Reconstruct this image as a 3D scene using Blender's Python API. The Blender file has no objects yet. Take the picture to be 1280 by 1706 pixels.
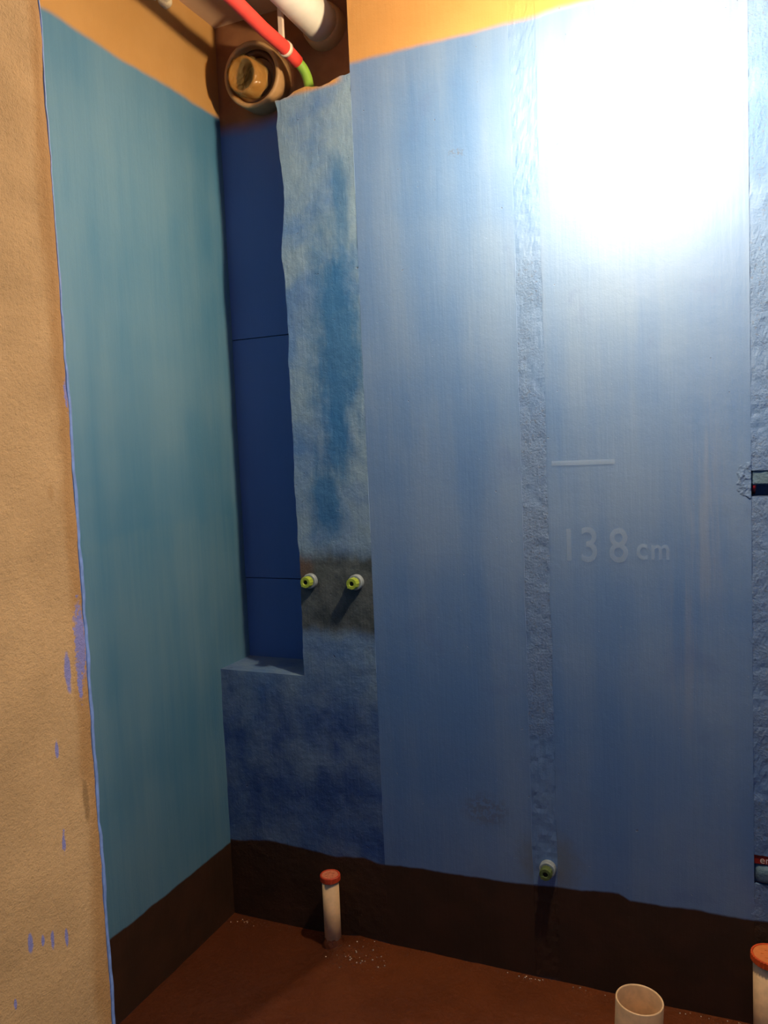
import bpy, bmesh, math, random
from mathutils import Vector, Matrix, noise
random.seed(7)
scn = bpy.context.scene
C = scn.collection
PI = math.pi

# ------------------------------------------------------------------ camera
F_PX = 1333.2
cam_d = bpy.data.cameras.new('camera')
cam = bpy.data.objects.new('camera', cam_d)
C.objects.link(cam)
cam_d.sensor_fit = 'VERTICAL'
cam_d.sensor_height = 36.0
cam_d.lens = 36.0 * F_PX / 1706.0
cam_d.clip_start = 0.02
R_ = Vector((0.91772002, 0.39492808, -0.04268229))
U_ = Vector((0.00884322, 0.08711146, 0.99615932))
F_ = Vector((-0.3971294, 0.9145728, -0.0764515))
cam.matrix_world = Matrix(((R_.x, U_.x, -F_.x, 1.48888), (R_.y, U_.y, -F_.y, -2.07287),
                           (R_.z, U_.z, -F_.z, 1.46270), (0, 0, 0, 1)))
scn.camera = cam

# ------------------------------------------------------------------ world, lights, exposure
w = bpy.data.worlds.new('world'); scn.world = w; w.use_nodes = True
w.node_tree.nodes['Background'].inputs[0].default_value = (0.20, 0.48, 1.0, 1)
w.node_tree.nodes['Background'].inputs[1].default_value = 0.22
BULB = Vector((1.297, -0.455, 2.275))
BULB_R = 0.034
BULB_STRENGTH = 1650.0
BULB_COLOR = (1.0, 0.75, 0.45)
hall_d = bpy.data.lights.new('hall_lamp', 'AREA')
hall_d.shape = 'DISK'; hall_d.size = 0.35; hall_d.energy = 13; hall_d.spread = math.radians(75); hall_d.color = (1.0, 0.84, 0.64)
hall = bpy.data.objects.new('hall_lamp', hall_d); C.objects.link(hall)
hall.location = (3.0, -2.13, 2.2)
hall.rotation_euler = (Vector((0.65, -1.3, 1.3)) - hall.location).to_track_quat('-Z', 'Y').to_euler()
vs = scn.view_settings
vs.view_transform = 'Standard'; vs.look = 'None'; vs.gamma = 1.0; vs.use_curve_mapping = False
vs.exposure = 0.0

# ------------------------------------------------------------------ node helper
def srgb(r, g, b):
    f = lambda c: (c / 255 / 12.92) if c <= 10 else ((c / 255 + 0.055) / 1.055) ** 2.4
    return (f(r), f(g), f(b), 1)

class NT:
    """tiny expression builder over a material's node tree"""
    def __init__(s, name):
        s.m = bpy.data.materials.new(name); s.m.use_nodes = True
        s.t = s.m.node_tree; s.bsdf = s.t.nodes['Principled BSDF']
        tc = s.t.nodes.new('ShaderNodeTexCoord'); s.obj = tc.outputs['Object']
        sp = s.t.nodes.new('ShaderNodeSeparateXYZ'); s.t.links.new(s.obj, sp.inputs[0])
        s.x, s.y, s.z = sp.outputs
    def put(s, sock, v):
        if hasattr(v, 'node'): s.t.links.new(v, sock)
        else: sock.default_value = v
    def op(s, o, a, b=0.0, c=None, clamp=False):
        n = s.t.nodes.new('ShaderNodeMath'); n.operation = o; n.use_clamp = clamp
        s.put(n.inputs[0], a); s.put(n.inputs[1], b)
        if c is not None: s.put(n.inputs[2], c)
        return n.outputs[0]
    def add(s, a, b): return s.op('ADD', a, b)
    def sub(s, a, b): return s.op('SUBTRACT', a, b)
    def mul(s, a, b): return s.op('MULTIPLY', a, b)
    def mx(s, a, b): return s.op('MAXIMUM', a, b)
    def scale(s, sx, sy, sz, off=(0, 0, 0)):
        n = s.t.nodes.new('ShaderNodeMapping'); s.t.links.new(s.obj, n.inputs[0])
        n.inputs['Scale'].default_value = (sx, sy, sz); n.inputs['Location'].default_value = off
        return n.outputs[0]
    def noise(s, sc, detail=3, rough=0.55, vec=None, dist=0.0):
        n = s.t.nodes.new('ShaderNodeTexNoise')
        s.t.links.new(vec if vec is not None else s.obj, n.inputs['Vector'])
        n.inputs['Scale'].default_value = sc; n.inputs['Detail'].default_value = detail
        n.inputs['Roughness'].default_value = rough; n.inputs['Distortion'].default_value = dist
        return n.outputs[0]
    def ramp(s, v, lo, hi, a=0.0, b=1.0):
        n = s.t.nodes.new('ShaderNodeMapRange'); n.interpolation_type = 'SMOOTHSTEP'
        s.put(n.inputs[0], v); s.put(n.inputs[1], lo); s.put(n.inputs[2], hi)
        n.inputs[3].default_value = a; n.inputs[4].default_value = b
        return n.outputs[0]
    def mix(s, f, a, b):
        n = s.t.nodes.new('ShaderNodeMix'); n.data_type = 'RGBA'
        s.put(n.inputs[0], f); s.put(n.inputs[6], a); s.put(n.inputs[7], b)
        return n.outputs[2]
    def spot(s, u, v, cu, cv, ru, rv, soft=0.6, wob=None):
        """elliptic stain mask in the plane (u, v)"""
        du = s.op('DIVIDE', s.sub(u, cu), ru); dv = s.op('DIVIDE', s.sub(v, cv), rv)
        d = s.op('SQRT', s.add(s.mul(du, du), s.mul(dv, dv)))
        if wob is not None: d = s.add(d, wob)
        return s.ramp(d, 1.0 - soft, 1.0 + soft, 1.0, 0.0)
    def curve(s, v, pts, lo, hi):
        """piecewise curve through pts [(v, out)]; v in lo..hi, out in 0..1"""
        n = s.t.nodes.new('ShaderNodeFloatCurve')
        c = n.mapping.curves[0]
        q = [((a - lo) / (hi - lo), b) for a, b in pts]
        c.points[0].location = q[0]; c.points[1].location = q[-1]
        for a in q[1:-1]: c.points.new(*a)
        for pt in c.points: pt.handle_type = 'VECTOR'
        n.mapping.update()
        s.put(n.inputs['Value'], s.op('DIVIDE', s.sub(v, lo), hi - lo))
        return n.outputs[0]
    def bump(s, h, dist, strength=1.0, base=None):
        n = s.t.nodes.new('ShaderNodeBump')
        n.inputs['Strength'].default_value = strength; n.inputs['Distance'].default_value = dist
        s.put(n.inputs['Height'], h)
        if base is not None: s.t.links.new(base, n.inputs['Normal'])
        return n.outputs[0]
    def done(s, color, rough, normal=None, spec=0.5, coat=None):
        s.put(s.bsdf.inputs['Base Color'], color); s.put(s.bsdf.inputs['Roughness'], rough)
        s.put(s.bsdf.inputs['Specular IOR Level'], spec)
        if normal is not None: s.t.links.new(normal, s.bsdf.inputs['Normal'])
        if coat: s.bsdf.inputs['Coat Weight'].default_value = coat[0]; s.bsdf.inputs['Coat Roughness'].default_value = coat[1]
        return s.m

BLUE = (0.004, 0.125, 0.41, 1)
PALE = (0.075, 0.190, 0.42, 1)
DEEP = (0.008, 0.085, 0.33, 1)
PRIMER = (0.50, 0.28, 0.10, 1)
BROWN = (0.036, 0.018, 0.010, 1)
BROWN_TOP = [(-0.1, .236), (.025, .236), (.141, .256), (.299, .246), (.381, .240), (.472, .252), (.54, .242), (.654, .254), (.80, .254),
             (.938, .258), (1.164, .277), (1.214, .281), (1.24, .267), (1.387, .272), (1.565, .273), (2.3, .27)]

def paint(name, kind):
    s = NT(name)
    along = s.y if kind in ('left', 'right') else s.x
    st = s.noise(1.0, 4, 0.6, s.scale(9, 9, 0.9))                  # long roller streaks
    st2 = s.noise(1.0, 3, 0.6, s.scale(42, 42, 2.2, (3, 1, 7)))
    big = s.noise(2.1, 3, 0.5)
    f = s.ramp(s.add(s.add(s.mul(st, .6), s.mul(st2, .18)), s.mul(big, .8)), 0.56, 1.02)
    if kind == 'left':
        col = s.mix(f, (0.038, 0.170, 0.315, 1), (0.100, 0.235, 0.360, 1))
        lap = s.ramp(s.add(s.z, s.mul(s.sub(s.noise(1.0, 3, .5, s.scale(1, 7, 2)), .5), .12)), 1.25, 1.28, 1, 0)
        col = s.mix(s.mul(lap, s.ramp(st2, .3, .7, .05, .22)), col, (0.13, 0.26, 0.34, 1))
    elif kind == 'niche': col = s.mix(f, (0.050, 0.140, 0.42, 1), (0.062, 0.155, 0.45, 1))
    else: col = s.mix(f, BLUE, PALE)
    grain = s.noise(230, 3, 0.6)
    med = s.noise(34, 4, 0.6)
    h = s.add(s.mul(grain, 0.25), s.mul(med, 0.7))
    h = s.add(h, s.mul(s.noise(1.0, 3, .6, s.scale(120, 120, 6)), 0.5))
    bdist = 0.0022
    if kind == 'panel':
        blot = s.noise(6, 4, .6, dist=.5)
        # beige rubbed streaks below the mark
        m = s.mul(s.spot(s.x, s.z, 1.432, 1.26, .045, .25, .7), s.ramp(st2, .38, .62))
        m = s.mx(m, s.mul(s.spot(s.x, s.z, 1.39, .98, .04, .2, .7), s.ramp(st2, .42, .62)))
        col = s.mix(s.mul(m, .20), col, (0.26, 0.28, 0.34, 1))
        m = s.mul(s.spot(s.x, s.z, .859, .455, .055, .04, .6), s.ramp(s.noise(60, 4, .7), .42, .55))
        m = s.mx(m, s.mul(s.spot(s.x, s.z, .838, 2.231, .02, .012, .5), s.ramp(s.noise(120, 3, .7), .5, .58)))
        col = s.mix(s.mul(m, .6), col, (0.02, 0.045, 0.10, 1))
        # damp ring around the low pipe outlet
        m = s.spot(s.x, s.z, 1.03, .335, .075, .075, .5, s.mul(s.sub(med, .5), .9))
        col = s.mix(s.mul(m, .6), col, (0.055, 0.085, 0.10, 1))
        col = s.mix(s.mul(s.ramp(blot, .58, .75), .35), col, DEEP)
        pit = s.ramp(s.noise(75, 2, .5), .735, .77)
        col = s.mix(s.mul(pit, .7), col, (0.02, 0.05, 0.12, 1))
        h = s.sub(h, s.mul(pit, 2.0))
    if kind == 'joint':
        rough_n = s.noise(170, 5, .72)
        zone = s.ramp(s.noise(7, 2), .36, .55)
        fade = s.mx(s.mul(s.ramp(s.z, 1.88, 1.97, 1, .15), s.ramp(s.z, .55, .75, .15, 1)), s.ramp(s.x, 1.3, 1.31))
        zone = s.mul(zone, fade)
        h = s.add(h, s.mul(s.mul(rough_n, 2.8), s.add(zone, s.mul(fade, .3))))
        pit = s.mul(s.ramp(s.noise(125, 3, .65), .575, .64), s.ramp(zone, 0.1, .8))
        col = s.mix(s.mul(pit, .75), col, (0.03, 0.075, 0.16, 1))
        col = s.mix(.25, col, BLUE)
        bdist = 0.0028
    if kind == 'infill':
        col = s.mix(s.mul(s.ramp(s.noise(5, 4, .6, dist=.4), .30, .62), .75), col, (0.17, 0.30, 0.42, 1))
        wob = s.mul(s.sub(s.noise(9, 4, .6), .5), 1.5)
        fine = s.mul(s.sub(s.noise(1.0, 4, .7, s.scale(26, 26, 7)), .5), 1.6)
        wb = s.add(wob, fine)
        m = s.spot(s.x, s.z, .465, 1.78, .080, .28, .65, wb)
        m = s.mx(m, s.mul(s.spot(s.x, s.z, .498, 2.16, .03, .13, .6, wb), .75))
        m = s.mx(m, s.spot(s.x, s.z, .46, 1.52, .045, .16, .6, wb))
        m = s.mx(m, s.spot(s.x, s.z, .405, 1.33, .05, .11, .6, wb))
        col = s.mix(s.mul(m, .85), col, (0.012, 0.115, 0.33, 1))
        # mottled deep blue below the sill
        low = s.ramp(s.add(s.z, s.mul(s.sub(s.noise(5, 3), .5), .35)), .62, 1.0, 1.0, 0.0)
        n1 = s.mul(s.ramp(s.noise(6, 4, .6), .34, .66), s.add(.6, s.mul(s.noise(21, 4, .6), .6)))
        col = s.mix(s.mul(low, s.add(.48, s.mul(n1, .46))), col, (0.007, 0.050, 0.24, 1))
        matte = s.mx(m, s.mul(low, s.add(.35, s.mul(n1, .6))))
        # bare damp mortar round the two outlets
        w2 = s.add(s.mul(s.sub(s.noise(8, 4, .6), .5), 1.3), s.mul(s.sub(st2, .5), .5))
        du = s.op('ABSOLUTE', s.op('DIVIDE', s.sub(s.x, .44), .20)); dv = s.op('ABSOLUTE', s.op('DIVIDE', s.sub(s.z, 1.05), .125))
        d = s.add(s.mx(s.mul(du, .6), dv), s.mul(w2, .45))
        m = s.ramp(d, .72, 1.18, 1.0, 0.0)
        grey = s.mix(s.ramp(s.noise(14, 4, .6), .35, .65), (0.030, 0.042, 0.048, 1), (0.085, 0.105, 0.115, 1))
        grey = s.mix(s.mul(s.spot(s.x, s.z, .322, 1.135, .03, .05, .6), .8), grey, (0.13, 0.075, 0.045, 1))
        col = s.mix(s.mul(m, .95), col, grey)
        matte = s.mx(matte, m)
        h = s.add(h, s.mul(s.noise(55, 5, .7), 1.1))
        pit = s.mul(s.ramp(s.noise(60, 3, .6), .66, .72), s.ramp(s.noise(6, 2), .45, .55))
        col = s.mix(s.mul(pit, .7), col, (0.015, 0.035, 0.09, 1))
        h = s.sub(h, s.mul(pit, 1.5)); bdist = 0.0035
    # brown coat turned up from the floor, its hand-drawn upper edge
    wv = s.mul(s.sub(s.noise(14, 3, .5), .5), .012)
    if kind in ('left', 'right', 'niche'): edge = s.add(.226, wv)
    else: edge = s.add(s.curve(s.x, BROWN_TOP, -0.1, 2.3), wv)
    bm_ = s.ramp(s.sub(edge, s.z), -.004, .004)
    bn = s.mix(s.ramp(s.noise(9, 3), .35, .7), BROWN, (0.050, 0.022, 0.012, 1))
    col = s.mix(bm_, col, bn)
    # yellow primer above the blue coat
    wt = s.mul(s.sub(s.noise(5, 3, .5), .5), .03)
    top = {'left': 2.542, 'panel': 2.522, 'joint': 2.522, 'infill': 2.478, 'niche': 2.50, 'right': 2.53}[kind]
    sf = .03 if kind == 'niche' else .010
    tm = s.ramp(s.add(s.z, wt), top - sf, top + sf)
    if kind == 'infill': tm = s.mul(tm, s.ramp(s.x, .49, .53, 1.0, 0.0))
    pr = s.mix(s.ramp(s.noise(4, 4), .3, .7), PRIMER, (0.45, 0.245, 0.08, 1))
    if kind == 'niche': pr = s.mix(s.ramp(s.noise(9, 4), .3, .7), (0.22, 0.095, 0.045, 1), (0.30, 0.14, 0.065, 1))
    col = s.mix(tm, col, pr)
    rg = s.add(s.add(.77 if kind != 'left' else .68, s.mul(s.sub(st, .5), .2)), s.mul(tm, .3))
    rg = s.sub(rg, s.mul(bm_, .14))
    k_ = {'left': .35, 'niche': .3, 'right': .45, 'infill': .75}.get(kind, 1.0)
    spec = s.mul(s.sub(1.0, s.mul(tm, .85)), k_)
    if kind == 'infill': spec = s.mul(spec, s.sub(1.0, s.mul(matte, .72)))
    spec = s.add(s.mul(spec, s.sub(1.0, bm_)), s.mul(bm_, .16))
    s.bsdf.inputs['IOR'].default_value = 1.87
    return s.done(col, rg, s.bump(h, bdist, .55), spec)

M = {k: paint('blue_coat_' + k, k) for k in ('left', 'panel', 'joint', 'infill', 'niche', 'right')}

def simple(name, col, rough=.5, spec=.5, var=.12, sc=30, bump=.0, trans=None):
    s = NT(name)
    n = s.noise(sc, 4, .6)
    c2 = tuple(max(0, c * (1 - var * 2)) for c in col[:3]) + (1,)
    nm = s.bump(s.noise(sc * 4, 3), bump) if bump else None
    m = s.done(s.mix(s.ramp(n, .3, .7), col, c2), rough, nm, spec)
    if trans: s.bsdf.inputs['Transmission Weight'].default_value = trans
    return m

M['primer'] = simple('yellow_primer', PRIMER, .85, .2, .06, 5, .001)
M['ceiling'] = simple('grey_ceiling', (0.58, 0.40, 0.27, 1), .9, .2, .06, 6, .001)
M['pvc'] = simple('white_pvc', (0.82, 0.80, 0.74, 1), .35, .5, .05, 12)
M['pvc_floor'] = simple('cream_pvc', (0.95, 0.66, 0.38, 1), .4, .5, .10, 30)
M['cap_red'] = simple('red_plastic', (0.62, 0.075, 0.03, 1), .4, .5, .08, 60)
M['cap_pale'] = simple('pale_red_plastic', (0.80, 0.26, 0.14, 1), .45, .5, .15, 200, .0006)
M['cap_orange'] = simple('orange_plastic', (0.80, 0.24, 0.06, 1), .45, .5, .08, 60)
M['cap_rim'] = simple('orange_rim_plastic', (0.75, 0.10, 0.02, 1), .4, .5, .08, 60)
M['red_foam'] = simple('red_insulation', (0.75, 0.065, 0.05, 1), .6, .3, .06, 40)
M['green'] = simple('green_pipe', (0.22, 0.42, 0.05, 1), .4, .5, .06, 30)
M['plug'] = simple('yellow_green_plastic', (0.36, 0.50, 0.05, 1), .4, .5, .1, 80)
M['collar'] = simple('blue_grey_collar', (0.30, 0.38, 0.45, 1), .5, .5, .15, 60)
M['dark'] = simple('dark_hole', (0.012, 0.014, 0.012, 1), .8, .2)
M['tie'] = simple('white_strap', (0.80, 0.62, 0.50, 1), .5, .4, .05)
M['foam'] = simple('pale_foam', (0.80, 0.68, 0.48, 1), .7, .3, .08, 40, .002)
M['conduit'] = simple('tan_conduit', (0.60, 0.40, 0.20, 1), .45, .4, .06)
M['hub'] = simple('tan_hub', (0.46, 0.27, 0.12, 1), .5, .4, .12, 14, .001)
M['hub_dark'] = simple('brown_hub', (0.16, 0.075, 0.035, 1), .5, .4, .12, 14)
M['wire_red'] = simple('red_wire', (0.25, 0.008, 0.018, 1), .4)
M['box_red'] = simple('red_box', (0.30, 0.016, 0.012, 1), .45)
M['letter'] = simple('white_print', (0.75, 0.62, 0.60, 1), .5)
M['plaster_fill'] = simple('blue_grey_plaster', (0.13, 0.23, 0.34, 1), .8, .2, .15, 40, .002)
M['box_fill'] = simple('slate_plaster', (0.07, 0.12, 0.26, 1), .7, .3, .15, 40, .002)
M['socket'] = simple('white_socket', (0.75, 0.72, 0.66, 1), .4)
M['hall'] = simple('hall_plaster', (0.10, 0.09, 0.08, 1), .9, .2, .06, 6, .001)

# clear film on the drain fitting
s = NT('clear_film')
M['film'] = s.done((0.60, 0.42, 0.16, 1), .10, s.bump(s.noise(26, 2, .5, dist=1.0), .02, .7), 1.0)
tr = s.t.nodes.new('ShaderNodeBsdfTransparent'); tr.inputs[0].default_value = (.9, .75, .45, 1); mxn = s.t.nodes.new('ShaderNodeMixShader')
mxn.inputs[0].default_value = .20
s.t.links.new(tr.outputs[0], mxn.inputs[1]); s.t.links.new(s.bsdf.outputs[0], mxn.inputs[2])
s.t.links.new(mxn.outputs[0], s.t.nodes['Material Output'].inputs[0])

# chalk marks showing through the coat
s = NT('faded_chalk')
tr = s.t.nodes.new('ShaderNodeBsdfTransparent'); mxn = s.t.nodes.new('ShaderNodeMixShader')
s.done((0.42, 0.58, 0.80, 1), .8, None, .2)
s.put(mxn.inputs[0], s.ramp(s.noise(22, 3, .6), .30, .75, .11, .20))
s.t.links.new(tr.outputs[0], mxn.inputs[1]); s.t.links.new(s.bsdf.outputs[0], mxn.inputs[2])
s.t.links.new(mxn.outputs[0], s.t.nodes['Material Output'].inputs[0])
M['chalk'] = s.m

# floor coat
s = NT('brown_floor_coat')
n1 = s.noise(5, 4, .6); n2 = s.noise(60, 4, .65)
# darker strip left of the slope crease, its shade put into the coat colour
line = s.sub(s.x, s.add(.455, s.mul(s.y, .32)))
wet = s.ramp(s.add(line, s.mul(s.sub(n1, .5), .10)), -.03, .03, 1, 0)  # wet masks this painted shade, not moisture
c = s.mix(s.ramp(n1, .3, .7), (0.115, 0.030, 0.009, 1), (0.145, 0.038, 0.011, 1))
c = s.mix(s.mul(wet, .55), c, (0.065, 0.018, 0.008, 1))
pud = s.mx(s.spot(s.x, s.y, .475, -.085, .09, .055, .5), s.mul(s.ramp(s.y, -.05, -.015), s.ramp(s.noise(9, 2), .45, .6)))
pud = s.mx(pud, s.spot(s.x, s.y, .03, -.03, .05, .05, .5))
rip = s.ramp(s.noise(150, 2, .5), .60, .72)
bead = s.mul(pud, rip)
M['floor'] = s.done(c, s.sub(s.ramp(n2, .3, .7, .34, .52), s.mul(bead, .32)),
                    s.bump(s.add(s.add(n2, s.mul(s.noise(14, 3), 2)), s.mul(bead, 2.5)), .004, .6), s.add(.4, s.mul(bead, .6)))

# sandy beige plaster of the door reveal, with brown damp edge and blue drips
s = NT('beige_plaster')
n1 = s.noise(6, 4, .6); gr = s.noise(420, 3, .7); gm = s.noise(120, 4, .65)
c = s.mix(s.ramp(n1, .3, .7), (0.25, 0.163, 0.086, 1), (0.31, 0.205, 0.11, 1))
c = s.mix(s.mul(s.ramp(s.add(s.mul(gr, .5), s.mul(gm, .5)), .5, .66), .35), c, (0.17, 0.10, 0.045, 1))
band = s.ramp(s.add(s.y, s.mul(s.sub(s.noise(1.0, 4, .65, s.scale(1, 22, 7)), .5), .05)), -1.255, -1.232)
c = s.mix(s.mul(band, .6), c, (0.19, 0.095, 0.032, 1))
wob = s.mul(s.sub(s.noise(60, 4, .6), .5), 1.4)
wobs = s.mul(s.sub(s.noise(170, 4, .6), .5), 2.4)
m = s.spot(s.y, s.z, -1.241, .987, .0055, .027, .3, wob)
c = s.mix(s.mul(m, .8), c, (0.14, 0.085, 0.04, 1))
m = s.spot(s.y, s.z, -1.263, 1.426, .005, .011, .4, wob)
c = s.mix(s.mul(m, .55), c, (0.22, 0.13, 0.06, 1))
m = None
for cy, cz, ry, rz, wv in [(-1.2565, 1.176, .0055, .026, wob), (-1.229, 1.215, .011, .05, wobs), (-1.236, 1.16, .004, .03, wobs),
                       (-1.286, 1.078, .003, .011, wob), (-1.353, .845, .004, .014, wob), (-1.333, .836, .0025, .008, wob),
                       (-1.317, .828, .003, .012, wob), (-1.293, .817, .0025, .011, wob), (-1.383, .783, .0022, .007, wob),
                       (-1.286, .95, .003, .014, wobs), (-1.222, 1.56, .004, .02, wobs)]:
    k = s.spot(s.y, s.z, cy, cz, ry, rz, .25, wv)
    m = k if m is None else s.mx(m, k)
c = s.mix(s.mul(m, .85), c, (0.10, 0.12, 0.34, 1))
# blue coat on the inner face only
inner = s.ramp(s.add(s.y, s.mul(s.sub(s.noise(45, 4, .6), .5), .006)), -1.2188, -1.2176)
c = s.mix(inner, c, (0.08, 0.16, 0.42, 1))
M['beige'] = s.done(c, .9, s.bump(s.add(s.mul(gr, .6), gm), .004, .7), .2)

# ------------------------------------------------------------------ geometry helpers
def new_obj(name, bm, mat, parent=None, smooth=False):
    me = bpy.data.meshes.new(name)
    bmesh.ops.recalc_face_normals(bm, faces=bm.faces)
    bm.to_mesh(me); bm.free()
    if smooth:
        for pl in me.polygons: pl.use_smooth = True
    o = bpy.data.objects.new(name, me); C.objects.link(o)
    if mat is not None: me.materials.append(mat)
    if parent is not None:
        o.parent = parent
        o.matrix_parent_inverse = parent.matrix_basis.inverted()
    return o

def tag(o, label, cat=None, group=None, kind=None):
    o['label'] = label
    if cat: o['category'] = cat
    if group: o['group'] = group
    if kind: o['kind'] = kind
    return o

def empty(name, loc):
    o = bpy.data.objects.new(name, None); C.objects.link(o); o.location = loc
    o.empty_display_size = .05
    return o

def add_box(bm, a, b, bev=0):
    r = bmesh.ops.create_cube(bm, size=1)
    for v in r['verts']:
        v.co = Vector([a[i] + (v.co[i] + .5) * (b[i] - a[i]) for i in range(3)])
    if bev:
        es = list({e for v in r['verts'] for e in v.link_edges})
        bmesh.ops.bevel(bm, geom=es, offset=bev, segments=2, affect='EDGES')

def box(name, a, b, mat, parent=None, bev=0):
    bm = bmesh.new(); add_box(bm, a, b, bev)
    return new_obj(name, bm, mat, parent)

def lathe(bm, prof, seg=40, mat=Matrix(), close=True, knurl=None):
    """prof [(r, h)] spun about local z"""
    rings = []
    for i, (r, h) in enumerate(prof):
        row = []
        for k in range(seg):
            a = 2 * PI * k / seg
            rr = r * (1 + (knurl[1] if (knurl and i in knurl[0] and k % 2) else 0))
            row.append(bm.verts.new(mat @ Vector((rr * math.cos(a), rr * math.sin(a), h))))
        rings.append(row)
    for i in range(len(rings) - 1):
        for k in range(seg):
            bm.faces.new((rings[i][k], rings[i][(k + 1) % seg], rings[i + 1][(k + 1) % seg], rings[i + 1][k]))
    if close:
        bm.faces.new(rings[0]); bm.faces.new(rings[-1])

def frame_to(d):
    return Vector(d).to_track_quat('Z', 'Y').to_matrix().to_4x4()

def tube(bm, pts, r, seg=20):
    pts = [Vector(q) for q in pts]; rows = []
    for i, q in enumerate(pts):
        d = (pts[min(i + 1, len(pts) - 1)] - pts[max(i - 1, 0)]).normalized()
        ref = Vector((1, 0, 0)) if abs(d.x) < .8 else Vector((0, 0, 1))
        a = d.cross(ref).normalized(); b = d.cross(a)
        rr = r[i] if isinstance(r, (list, tuple)) else r
        rows.append([bm.verts.new(q + rr * (math.cos(2 * PI * k / seg) * a + math.sin(2 * PI * k / seg) * b)) for k in range(seg)])
    for i in range(len(rows) - 1):
        for k in range(seg):
            bm.faces.new((rows[i][k], rows[i][(k + 1) % seg], rows[i + 1][(k + 1) % seg], rows[i + 1][k]))
    bm.faces.new(rows[0]); bm.faces.new(rows[-1])

def bez(p0, p1, p2, n=10):
    p0, p1, p2 = Vector(p0), Vector(p1), Vector(p2)
    return [(1 - t) ** 2 * p0 + 2 * t * (1 - t) * p1 + t * t * p2 for t in [i / n for i in range(n + 1)]]

def wave(x, z, amp, sc=6.0):
    v = Vector((x * sc, 3.3, z * sc))
    return amp * (noise.noise(v) + .5 * noise.noise(v * 2.7) + .3 * noise.noise(v * 7.1))

def slab(name, mat, x0, x1, z0, z1, y0, depth, parent, nx, nz, amp=.001, sc=6.0, fleft=None, fright=None, ftop=None):
    """upright slab facing -y; front at y0 with relief; outline may wander"""
    bm = bmesh.new(); fr = []; bk = []
    for j in range(nz + 1):
        t = j / nz; rowf = []; rowb = []
        for i in range(nx + 1):
            u = i / nx
            zt = z1 + (ftop(x0 + (x1 - x0) * u) if ftop else 0)
            z = z0 + (zt - z0) * t
            a = x0 + (fleft(z) if fleft else 0); b = x1 + (fright(z) if fright else 0)
            x = a + (b - a) * u
            rowf.append(bm.verts.new((x, y0 + wave(x, z, amp, sc), z)))
            rowb.append(bm.verts.new((x, y0 + depth, z)))
        fr.append(rowf); bk.append(rowb)
    for j in range(nz):
        for i in range(nx):
            bm.faces.new((fr[j][i], fr[j][i + 1], fr[j + 1][i + 1], fr[j + 1][i]))
            bm.faces.new((bk[j][i], bk[j + 1][i], bk[j + 1][i + 1], bk[j][i + 1]))
        bm.faces.new((fr[j][0], fr[j + 1][0], bk[j + 1][0], bk[j][0]))
        bm.faces.new((fr[j][nx], bk[j][nx], bk[j + 1][nx], fr[j + 1][nx]))
    for i in range(nx):
        bm.faces.new((fr[0][i], bk[0][i], bk[0][i + 1], fr[0][i + 1]))
        bm.faces.new((fr[nz][i], fr[nz][i + 1], bk[nz][i + 1], bk[nz][i]))
    o = new_obj(name, bm, mat, parent)
    return o

# ------------------------------------------------------------------ structure
CEIL = 2.82; ND = 0.172; XR = 2.10; YF = -1.217; YH = -1.56
# floor, bathroom: gentle slopes and a crease toward the corner drain
bm = bmesh.new(); NX, NY = 84, 68; g = []
for j in range(NY + 1):
    y = -1.56 + j / NY * 1.56; row = []
    for i in range(NX + 1):
        x = i / NX * XR
        ln = x - (.455 + y * .32)
        z = 0.0
        if ln < 0: z -= .012 * (1 - math.exp(ln / .06))
        z += .006 * math.exp(-(ln / .018) ** 2) * (1 if y < -.06 else .3)
        z += .010 * math.exp(-(((x - .43) / .10) ** 2 + ((y + .05) / .05) ** 2))
        z += .004 * noise.noise(Vector((x * 5, y * 5, 1))) + .002 * noise.noise(Vector((x * 17, y * 17, 1)))
        row.append(bm.verts.new((x, y, z)))
    g.append(row)
for j in range(NY):
    for i in range(NX):
        bm.faces.new((g[j][i], g[j][i + 1], g[j + 1][i + 1], g[j + 1][i]))
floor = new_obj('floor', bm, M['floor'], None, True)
tag(floor, 'red brown waterproofed bathroom floor with wet sheen', kind='structure')
hf = box('floor_hall', (-1.5, -4.2, -.05), (4.2, YH, 0), M['hall']); tag(hf, 'bare hall floor outside the bathroom door', kind='structure')

wl = slab('wall_left', None, 0, 1, 0, 1, 0, .1, None, 1, 1)      # replaced below by its own grid
bpy.data.objects.remove(wl)
bm = bmesh.new(); g = []; NY, NZ = 40, 70
for j in range(NZ + 1):
    z = -.03 + (CEIL + .03) * j / NZ; row = []
    for i in range(NY + 1):
        y = YF + (ND + .05 - YF) * i / NY
        row.append(bm.verts.new((wave(y, z, .0012, 5), y, z)))
    g.append(row)
for j in range(NZ):
    for i in range(NY):
        bm.faces.new((g[j][i], g[j][i + 1], g[j + 1][i + 1], g[j + 1][i]))
add_box(bm, (-.15, YF, -.05), (-.006, ND + .2, CEIL + .1))
wl = new_obj('wall_left', bm, M['left'])
tag(wl, 'pale teal blue waterproofed side wall with yellow primer above', kind='structure')

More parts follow.
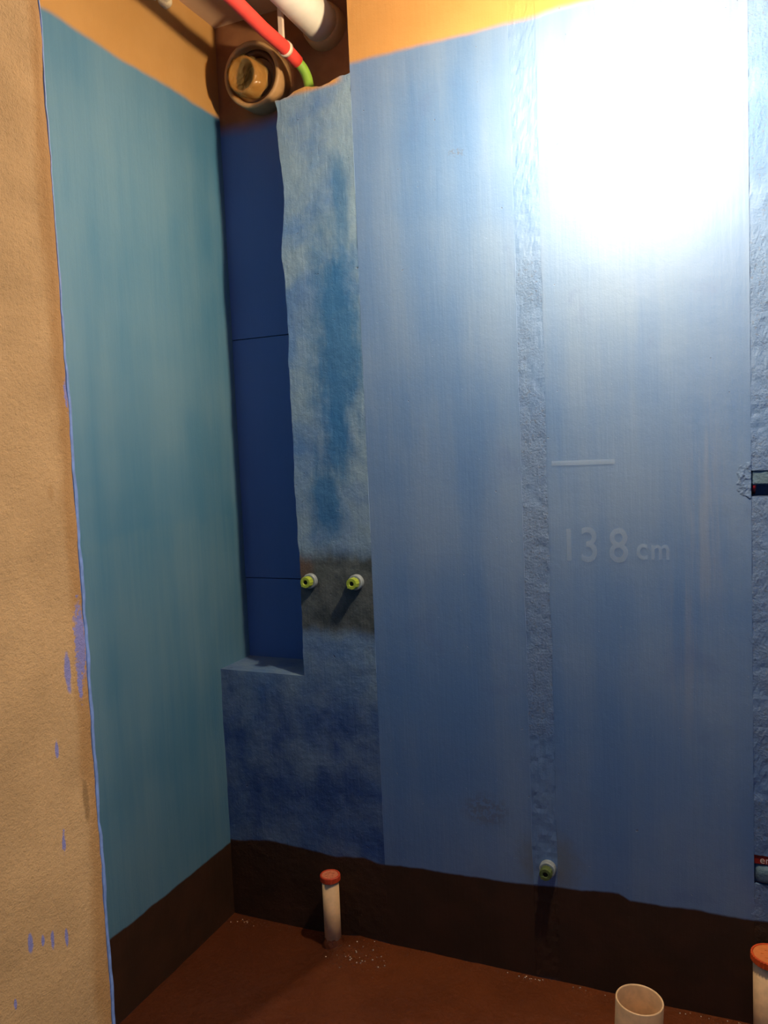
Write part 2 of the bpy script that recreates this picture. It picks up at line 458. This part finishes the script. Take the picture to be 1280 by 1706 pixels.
# back wall: masonry core behind, panels and mortar joints in front
wb = box('wall_back', (-.15, .20, -.05), (XR + .1, .30, CEIL + .1), M['primer'])
tag(wb, 'large blue coated panel wall behind the pipes', kind='structure')
def edge_n(k, a, sc=9): return lambda z: a * (noise.noise(Vector((k, 0, z * sc))) + .6 * noise.noise(Vector((k, 5, z * sc * 3.5))))
slab('wall_panel', M['panel'], .543, .986, -.03, CEIL, 0, .2, wb, 24, 90, .0010, 4, fright=edge_n(3, .003))
slab('wall_panel', M['panel'], 1.054, 1.535, -.03, CEIL, 0, .2, wb, 24, 90, .0010, 4, fleft=edge_n(4, .003))
slab('wall_panel', M['panel'], 1.602, XR + .02, -.03, CEIL, 0, .2, wb, 24, 90, .0010, 4)
slab('mortar_joint', M['joint'], .978, 1.062, -.03, CEIL, .0012, .19, wb, 16, 240, .0016, 48)
B1 = (1.317, 1.379); B2 = (.366, .440)
slab('mortar_joint', M['joint'], 1.528, 1.61, -.03, B2[0], .0012, .19, wb, 16, 40, .0016, 48)
slab('mortar_joint', M['joint'], 1.528, 1.61, B2[1], B1[0], .0012, .19, wb, 16, 90, .0019, 48)
slab('mortar_joint', M['joint'], 1.528, 1.61, B1[1], CEIL, .0012, .19, wb, 16, 130, .0019, 48)

# mortar infill beside the niche, lower block with the sill, niche back boards
def left_edge(z):
    e = .006 * noise.noise(Vector((1, 0, z * 4))) + .003 * noise.noise(Vector((1, 2, z * 17))) + .0018 * noise.noise(Vector((1, 4, z * 50)))
    e += .012 * math.exp(-((z - 2.22) / .10) ** 2) - .006 * math.exp(-((z - 2.05) / .05) ** 2)
    e += .004 * (z > 2.40) * math.sin(z * 60)
    return e * (1 if z > .80 else 0)
def top_edge(x):
    t = (x - .306) / .24
    return -.022 + .022 * t + .010 * noise.noise(Vector((x * 14, 8, 1))) + .004 * noise.noise(Vector((x * 50, 8, 1)))
inf = slab('mortar_infill', M['infill'], .306, .5435, -.03, 2.497, 0, .05, wb, 30, 240, .0022, 9, fleft=left_edge, ftop=top_edge)
tag(inf, 'rough mortar strip with dark blue blotches and a grey damp patch')
blk = slab('sill_block', M['infill'], -.01, .3065, -.03, .795, 0, .185, wb, 30, 70, .0022, 9)
tag(blk, 'mottled dark blue block under the niche')
for z0, z1 in ((.78, 1.0585), (1.0615, 1.8405), (1.8435, CEIL)):
    slab('niche_board', M['niche'], -.02, .56, z0, z1, ND, .03, wb, 8, 24, .0006, 5)

ce = box('ceiling', (-.15, YF - .4, CEIL), (XR + .1, .3, CEIL + .12), M['ceiling']); tag(ce, 'grey bare concrete ceiling slab', kind='structure')
wr = box('wall_right', (XR, YH, -.05), (XR + .15, .2, CEIL + .05), M['right']); tag(wr, 'blue coated side wall on the right, outside the picture', kind='structure')

# front wall with the door opening
bm = bmesh.new()
def ragged(bm, x, y0, y1, z0, z1, ny, nz):
    rows = []
    for j in range(nz + 1):
        z = z0 + (z1 - z0) * j / nz; row = []
        for i in range(ny + 1):
            t = i / ny; y = y0 + (y1 - y0) * t
            e = (.0025 * noise.noise(Vector((0, 1, z * 12))) + .0015 * noise.noise(Vector((0, 3, z * 45)))) * t
            row.append(bm.verts.new((x + .0015 * noise.noise(Vector((9, y * 20, z * 20))) - .004 * max(0, (t - .96) / .04) ** 2, y + e, z)))
        rows.append(row)
    for j in range(nz):
        for i in range(ny): bm.faces.new((rows[j][i], rows[j][i + 1], rows[j + 1][i + 1], rows[j + 1][i]))
ragged(bm, .65, YH, YF, 0, 2.25, 60, 260)
add_box(bm, (-1.5, YH, -.05), (.644, YF - .001, CEIL))
add_box(bm, (-.1, YF - .002, -.05), (.643, YF, CEIL))
add_box(bm, (.60, YH, 2.25), (1.85, YF, CEIL))
add_box(bm, (1.80, YH, -.05), (4.2, YF, CEIL))
wf = new_obj('wall_front', bm, M['beige']); tag(wf, 'sandy beige door reveal with blue paint drips in the foreground', kind='structure')
# blue coat lip along the inner corner of the reveal
bm = bmesh.new(); rows = []
for j in range(201):
    z = 2.25 * j / 200
    th = max(.0004, .0042 + .002 * noise.noise(Vector((2, 2, z * 30))) - .0040 * max(0, min(1, (z - 1.45) / .4)))
    e = .0025 * noise.noise(Vector((0, 1, z * 12))) + .0015 * noise.noise(Vector((0, 3, z * 45)))
    rows.append([bm.verts.new((.6445, YF + e - .001, z)), bm.verts.new((.6475, YF + e - .0008, z)), bm.verts.new((.6475, YF + e + th, z)), bm.verts.new((.60, YF + e + th, z))])
for j in range(200):
    for i in range(3): bm.faces.new((rows[j][i], rows[j][i + 1], rows[j + 1][i + 1], rows[j + 1][i]))
new_obj('paint_edge', bm, simple('blue_paint_edge', (0.10, 0.17, 0.42, 1), .6, .4, .15, 60), wf)

wh2 = box('ceiling_hall', (-1.5, -4.3, CEIL), (4.2, YF - .4, CEIL + .1), M['ceiling']); tag(wh2, 'hall ceiling behind the viewer', kind='structure')

# ------------------------------------------------------------------ chalk marks (flat on the wall)
def text_mesh(txt, size, xs=1.0):
    cu = bpy.data.curves.new('t', 'FONT'); cu.body = txt; cu.size = size; cu.extrude = .0002; cu.offset = .0012 if size > .05 else 0
    o = bpy.data.objects.new('t', cu); C.objects.link(o)
    dg = bpy.context.evaluated_depsgraph_get()
    me = bpy.data.meshes.new_from_object(o.evaluated_get(dg))
    bpy.data.objects.remove(o)
    for v in me.vertices: v.co.x *= xs
    return me
def mark(name, txt, size, x, y, z, mat, parent, xs=1.0):
    o = bpy.data.objects.new(name, text_mesh(txt, size, xs)); C.objects.link(o)
    o.data.materials.clear(); o.data.materials.append(mat)
    o.rotation_euler = (PI / 2, 0, 0); o.location = (x, y, z); o.parent = parent
    return o
for ch, x, z, sz in (('1', 1.082, 1.160, .118), ('3', 1.132, 1.158, .126), ('8', 1.205, 1.158, .122), ('c', 1.272, 1.166, .08), ('m', 1.306, 1.166, .075)):
    o = mark('painted_numeral', ch, sz, x, -.0028, z, M['chalk'], wb, .82)
    tag(o, 'faded chalk ' + ('number ' if ch.isdigit() else 'letter ') + ch + ' under the blue coat')
bm = bmesh.new(); add_box(bm, (1.067, -.0030, 1.405), (1.225, -.0026, 1.417))
tag(new_obj('level_mark', bm, M['chalk'], wb), 'short pale horizontal level line under the blue coat')

# ------------------------------------------------------------------ pipe outlets in the wall
M['plug_dull'] = simple('dull_green_plastic', (0.11, 0.17, 0.06, 1), .6, .3, .2, 80)
def outlet(x, z, label, group, pm='plug'):
    t = empty('pipe_outlet', (x, 0, z)); tag(t, label, 'pipe outlet', group)
    m = Matrix.Translation((x, 0, z)) @ frame_to((0, -1, 0))
    bm = bmesh.new(); lathe(bm, [(.0225, -.03), (.0225, .012), (.0205, .016), (.0150, .016), (.0150, .004)], 28, m, False)
    new_obj('socket_collar', bm, M['collar'], t)
    bm = bmesh.new()
    lathe(bm, [(.0125, -.02), (.0125, .020), (.0170, .019), (.0170, .036), (.0155, .039), (.0080, .039), (.0065, .037), (.0065, .026)], 24, m, True, ((2, 3), -.06))
    pl = new_obj('plug', bm, M[pm], t)
    bm = bmesh.new(); lathe(bm, [(.0064, .0265), (.0064, .0365)], 6, m); new_obj('plug_hole', bm, M['dark'], pl)
    bm = bmesh.new(); add_box(bm, (x - .012, -.0405, z - .0125), (x - .005, -.036, z - .0045)); new_obj('plug_notch', bm, M[pm], pl)
    return t
outlet(.344, 1.087, 'yellow green plugged pipe outlet closest to the niche edge', 'pipe outlets in the wall')
outlet(.494, 1.087, 'yellow green plugged pipe outlet farther from the niche, casting a slanted shadow', 'pipe outlets in the wall')
outlet(1.028, .318, 'dim green plugged pipe outlet low on the wall above the brown coat', 'pipe outlets in the wall', 'plug_dull')

# ------------------------------------------------------------------ floor drain pipes
def capped(x, y, r, h, face, rim, label, group=None, seg=44):
    t = empty('drain_pipe', (x, y, 0)); tag(t, label, 'pipe', group)
    m = Matrix.Translation((x, y, 0))
    bm = bmesh.new(); lathe(bm, [(r, -.03), (r, h - .012)], seg, m); new_obj('pipe', bm, M['pvc_floor'], t, False)
    bm = bmesh.new()
    k = r + .0055
    lathe(bm, [(r * .98, h - .020), (k, h - .016), (k, h - .002), (k - .002, h), (k - .005, h), (k - .006, h - .0025)], 72, m, True, ((1, 2), -.03))
    cp = new_obj('cap', bm, rim, t)
    bm = bmesh.new(); lathe(bm, [(k - .0062, h - .003), (k - .0062, h - .0012)], seg, m)
    for a in range(6):
        c_, s_ = math.cos(a * PI / 3), math.sin(a * PI / 3)
        q = r * .45
        add_box(bm, (x + c_ * q - .0035, y + s_ * q - .0035, h - .0015), (x + c_ * q + .0035, y + s_ * q + .0035, h - .0002))
    new_obj('cap_face', bm, face, cp)
    # mortar squeezed up round the base
    bm = bmesh.new(); n = 28; pr = [(1.42, -.012), (1.30, .006), (1.12, .014), (1.0, .022)]
    rows = []
    for f, hh in pr:
        rows.append([bm.verts.new((x + r * f * (1 + .10 * noise.noise(Vector((math.cos(a), math.sin(a), f * 3)) * 1.7)) * math.cos(a),
                                   y + r * f * (1 + .10 * noise.noise(Vector((math.cos(a), math.sin(a), f * 3)) * 1.7)) * math.sin(a),
                                   hh * (1 + .6 * noise.noise(Vector((math.cos(a) * 2, math.sin(a) * 2, 4)))))) for a in [2 * PI * i / n for i in range(n)]])
    for j in range(len(rows) - 1):
        for i in range(n): bm.faces.new((rows[j][i], rows[j][(i + 1) % n], rows[j + 1][(i + 1) % n], rows[j + 1][i]))
    new_obj('mortar_collar', bm, M['floor'], t, True)
    return t
capped(.386, -.052, .0250, .214, M['cap_pale'], M['cap_red'], 'thin cream drain pipe with red cap beside the wall corner', 'capped drain pipes')
capped(1.566, -.095, .0375, .252, M['cap_orange'], M['cap_rim'], 'thicker cream drain pipe with orange cap at right picture edge', 'capped drain pipes')
t = empty('open_drain_pipe', (1.276, -.22, 0)); tag(t, 'wide open cream drain pipe standing on the floor, uncapped', 'pipe')
bm = bmesh.new(); mm = Matrix.Translation((1.276, -.22, 0)) @ Matrix.Rotation(.05, 4, 'Y')
lathe(bm, [(.0535, -.03), (.0545, .154), (.0535, .156), (.0510, .156), (.0500, .153), (.0490, -.03)], 56, mm, False)
new_obj('pipe', bm, M['pvc_floor'], t, False)
bm = bmesh.new(); lathe(bm, [(.0625, -.012), (.060, .008), (.054, .018)], 40, Matrix.Translation((1.276, -.22, 0)), False)
new_obj('mortar_collar', bm, M['floor'], t, True)
for o in list(C.objects):
    if o.name.startswith('pipe') and o.type == 'MESH' and o.parent:
        for pl in o.data.polygons: pl.use_smooth = len(pl.vertices) == 4

# ------------------------------------------------------------------ recessed boxes at the right joint
t = empty('wall_box', (1.566, 0, B1[0])); tag(t, 'recessed wall box with a red wire in a ragged cut out', 'junction box', 'boxes in the right hand joint')
bm = bmesh.new(); add_box(bm, (1.533, .040, B1[0] - .004), (1.606, .052, B1[1] + .004)); add_box(bm, (1.531, .003, B1[0] - .004), (1.5335, .05, B1[1] + .004)); add_box(bm, (1.603, .003, B1[0] - .004), (1.606, .05, B1[1] + .004))
add_box(bm, (1.531, .003, B1[0] - .0045), (1.606, .05, B1[0] + .001)); add_box(bm, (1.531, .003, B1[1] - .001), (1.606, .05, B1[1] + .0045))
new_obj('back_box', bm, M['box_fill'], t)
bm = bmesh.new(); tube(bm, bez((1.541, .038, 1.325), (1.540, .004, 1.332), (1.543, .012, 1.346)), .0042, 12); new_obj('red_wire', bm, M['wire_red'], t, True)
bm = bmesh.new(); tube(bm, bez((1.5365, .036, 1.318), (1.5345, .012, 1.345), (1.5355, .016, 1.378)), .0024, 10); new_obj('dark_wire', bm, M['dark'], t, True)
bm = bmesh.new(); add_box(bm, (1.5355, .004, 1.345), (1.602, .041, 1.3785), .003); new_obj('mortar_fill', bm, M['plaster_fill'], t)

t = empty('wall_box', (1.566, 0, B2[0])); tag(t, 'red wall box stuffed with pale plaster low beside the orange cap', 'junction box', 'boxes in the right hand joint')
bm = bmesh.new()
add_box(bm, (1.532, .034, B2[0] - .004), (1.606, .05, B2[1] + .004))
for a, b in (((1.530, .006, B2[0] - .004), (1.5325, .05, B2[1] + .003)), ((1.603, .000, B2[0] - .004), (1.606, .05, B2[1] + .003)),
             ((1.530, .006, B2[1] - .001), (1.606, .05, B2[1] + .004)), ((1.530, .012, B2[0] - .0045), (1.606, .05, B2[0] + .0005))): add_box(bm, a, b)
bx = new_obj('back_box', bm, M['box_red'], t)
bm = bmesh.new(); add_box(bm, (1.5335, .004, .417), (1.603, .036, .4385)); new_obj('box_lip', bm, M['box_red'], bx)
o = mark('printed_letters', 'em', .026, 1.5475, .0034, .4195, M['letter'], bx, 1.0)
bm = bmesh.new(); g = []
for j in range(9):
    row = []
    for i in range(13):
        u, v = i / 12, j / 8
        bul = .018 * (1 - (2 * u - 1) ** 4) * (1 - (2 * v - 1) ** 4) + .004 * noise.noise(Vector((u * 4, v * 4, 2)))
        row.append(bm.verts.new((1.5335 + .070 * u, .014 - bul, .3665 + .050 * v)))
    g.append(row)
for j in range(8):
    for i in range(12): bm.faces.new((g[j][i], g[j][i + 1], g[j + 1][i + 1], g[j + 1][i]))
new_obj('plaster_fill', bm, M['plaster_fill'], t, True)

# smeared mortar left of the upper box, thin and ragged
bm = bmesh.new(); g = []; NA, NB = 34, 60
for j in range(NB + 1):
    z = 1.300 + .112 * j / NB; row = []
    for i in range(NA + 1):
        x = 1.490 + .044 * i / NA
        e = 5.0 * (1.0 - math.hypot((x - 1.536) / .040, (z - 1.357) / .050) + .28 * noise.noise(Vector((x * 70, 4, z * 70))))
        h = -.003 + max(0, min(1, e)) * (.0036 + .0030 * noise.noise(Vector((x * 75, 2, z * 75))) + .0016 * noise.noise(Vector((x * 190, 5, z * 190))))
        row.append(bm.verts.new((x, -h - .0008, z)))
    g.append(row)
for j in range(NB):
    for i in range(NA): bm.faces.new((g[j][i], g[j][i + 1], g[j + 1][i + 1], g[j + 1][i]))
o = new_obj('mortar_smear', bm, M['joint'], wb, True); tag(o, 'ragged mortar smeared beside the upper box')

# ------------------------------------------------------------------ pipes under the ceiling
t = empty('water_pipe', (.338, .06, 2.60)); tag(t, 'red sleeved water pipe under the ceiling with green end bending down', 'pipe')
bm = bmesh.new(); tube(bm, [(.335, -1.15, 2.635), (.335, -.5, 2.632), (.335, -.24, 2.628), (.336, -.1, 2.618), (.340, .0, 2.614), (.343, .045, 2.606), (.347, .068, 2.597)], .0185, 24)
new_obj('red_sleeve', bm, M['red_foam'], t, True)
bm = bmesh.new(); tube(bm, [(.343, .045, 2.606), (.347, .066, 2.598)] + bez((.350, .072, 2.594), (.364, .092, 2.575), (.368, .092, 2.535), 8) + [(.370, .092, 2.40), (.372, .092, 1.3)], .0145, 20)
new_obj('green_pipe', bm, M['green'], t, True)
bm = bmesh.new()
d = Vector((.004, .10, -.006)).normalized(); q = Vector((.3405, .012, 2.612))
lathe(bm, [(.0188, -.006), (.0215, -.006), (.0215, .006), (.0188, .006)], 28, Matrix.Translation(q) @ frame_to(d), False)
rc = new_obj('pipe_clip', bm, M['tie'], t, True)
bm = bmesh.new(); add_box(bm, (.324, .004, 2.632), (.337, .016, CEIL + .002)); new_obj('hanger_strap', bm, M['tie'], rc)

t = empty('waste_pipe', (.392, .14, 2.725)); tag(t, 'fat white waste pipe running into the shaft under the ceiling', 'pipe')
bm = bmesh.new(); tube(bm, [(.392, -1.15, 2.735), (.392, -.3, 2.735), (.392, .10, 2.729), (.392, .150, 2.728)], .054, 40); new_obj('pipe', bm, M['pvc'], t, True)
bm = bmesh.new(); lathe(bm, [(.0545, -.015), (.062, -.012), (.066, .02), (.066, .03)], 40, Matrix.Translation((.392, .15, 2.728)) @ frame_to((0, 1, 0)), True)
new_obj('socket', bm, M['hub'], t, True)

bm = bmesh.new()
for k in range(9):
    bmesh.ops.create_icosphere(bm, subdivisions=2, radius=.014 + .010 * random.random(),
        matrix=Matrix.Translation((.006 + random.uniform(-.004, .012), -.105 + random.uniform(-.03, .03), 2.785 + random.uniform(-.010, .022))))
o = new_obj('foam_blob', bm, M['foam'], None, True); tag(o, 'lumpy pale foam blob stuck high on the side wall under the ceiling', 'foam')

# drain fitting in the top of the niche: wide hub with a film covered mouth
t = empty('drain_fitting', (.175, .10, 2.605)); tag(t, 'brown round drain fitting with a shiny film covered mouth above niche', 'pipe fitting')
ax = Vector((.06, -1, -.10)).normalized(); hm = Matrix.Translation((.178, .100, 2.608)) @ frame_to(ax)
bm = bmesh.new(); lathe(bm, [(.070, -.09), (.094, -.07), (.094, .012), (.090, .017), (.082, .017), (.079, .012), (.077, -.03), (.05, -.032)], 48, hm, True)
new_obj('hub', bm, M['hub'], t, True)
bm = bmesh.new(); lathe(bm, [(.0765, -.031), (.0765, -.012), (.062, -.008), (.058, -.026)], 48, hm, False); new_obj('seal_ring', bm, M['hub_dark'], t, True)
hm2 = Matrix.Translation((.166, .094, 2.602)) @ frame_to(Vector((-.08, -1, -.08)))
bm = bmesh.new(); lathe(bm, [(.052, -.04), (.052, .036), (.049, .040), (.045, .040), (.043, .034), (.042, -.03)], 40, hm2, False); new_obj('mouth_ring', bm, M['hub'], t, True)
bm = bmesh.new(); lathe(bm, [(.042, -.03), (.030, -.030), (.0, -.031)], 40, hm2, False); new_obj('mouth_hole', bm, M['dark'], t)
bm = bmesh.new(); n = 40; rows = []
for k, (r, h) in enumerate([(.060, -.012), (.056, .030), (.050, .043), (.036, .040), (.022, .030), (.010, .026), (.0, .025)]):
    row = []
    for i in range(n):
        a = 2 * PI * i / n; f = 1 + .05 * math.sin(a * 9 + k) * (k < 4)
        row.append(bm.verts.new(hm2 @ Vector((r * f * math.cos(a), r * f * math.sin(a), h + .004 * noise.noise(Vector((math.cos(a) * 2, math.sin(a) * 2, k)))))))
    rows.append(row)
for j in range(len(rows) - 1):
    for i in range(n): bm.faces.new((rows[j][i], rows[j][(i + 1) % n], rows[j + 1][(i + 1) % n], rows[j + 1][i]))
new_obj('plastic_film', bm, M['film'], t, True)

# ------------------------------------------------------------------ hanging bulb
t = empty('light_bulb', (BULB.x, BULB.y, BULB.z)); tag(t, 'bare glowing bulb hanging close to the wall at the top', 'light bulb')
s = NT('bulb_glow'); s.bsdf.inputs['Emission Color'].default_value = BULB_COLOR + (1,); s.bsdf.inputs['Emission Strength'].default_value = BULB_STRENGTH
bm = bmesh.new()
prof = [(.0005, -BULB_R)] + [(BULB_R * math.sin(a), -BULB_R * math.cos(a)) for a in [PI * i / 16 for i in range(1, 12)]] + [(.017, .034), (.0135, .044)]
lathe(bm, prof, 32, Matrix.Translation(BULB)); new_obj('glass', bm, s.m, t, True)
bm = bmesh.new(); lathe(bm, [(.015, .040), (.0155, .062), (.020, .064), (.020, .10), (.012, .112), (.004, .114)], 28, Matrix.Translation(BULB)); new_obj('socket', bm, M['socket'], t, True)
bm = bmesh.new(); tube(bm, [(BULB.x, BULB.y, BULB.z + .11), (BULB.x + .004, BULB.y, BULB.z + .3), (BULB.x, BULB.y, CEIL + .005)], .0035, 10); new_obj('cord', bm, M['socket'], t, True)

# ------------------------------------------------------------------ wet beads on the floor coat
M['wet'] = simple('wet_brown', (0.22, 0.10, 0.05, 1), .26, 1.0, .1, 30)
M['wet'].node_tree.nodes['Principled BSDF'].inputs['IOR'].default_value = 2.0
bm = bmesh.new(); rr = random.Random(3)
def bead(x, y, q):
    if math.hypot(x - .386, y + .052) < .062 or y > -.006: return
    q *= 1.15
    lift = .010 * math.exp(-(((x - .43) / .10) ** 2 + ((y + .05) / .05) ** 2))
    ln = x - (.455 + y * .32)
    lift += .006 * math.exp(-(ln / .018) ** 2) * (1 if y < -.06 else .3) - (.012 * (1 - math.exp(ln / .06)) if ln < 0 else 0)
    lift += .004 * noise.noise(Vector((x * 5, y * 5, 1))) + .002 * noise.noise(Vector((x * 17, y * 17, 1)))
    bmesh.ops.create_icosphere(bm, subdivisions=2, radius=q, matrix=Matrix.Translation((x, y, lift)) @ Matrix.Scale(.7, 4, (0, 0, 1)))
for k in range(34): bead(.478 + rr.gauss(0, .045), -.085 + rr.gauss(0, .030), rr.uniform(.0015, .0038))
for k in range(10): bead(rr.uniform(.015, .10), rr.uniform(-.05, -.012), rr.uniform(.0015, .003))
for k in range(16): bead(rr.uniform(.90, 1.22), rr.uniform(-.016, -.007), rr.uniform(.0015, .0035))
for k in range(10): bead(rr.uniform(1.33, 1.52), rr.uniform(-.016, -.007), rr.uniform(.0015, .003))
o = new_obj('wet_beads', bm, M['wet'], None, True)
tag(o, 'tiny wet glints scattered on the brown floor by the pipe and wall', 'water', kind='stuff')
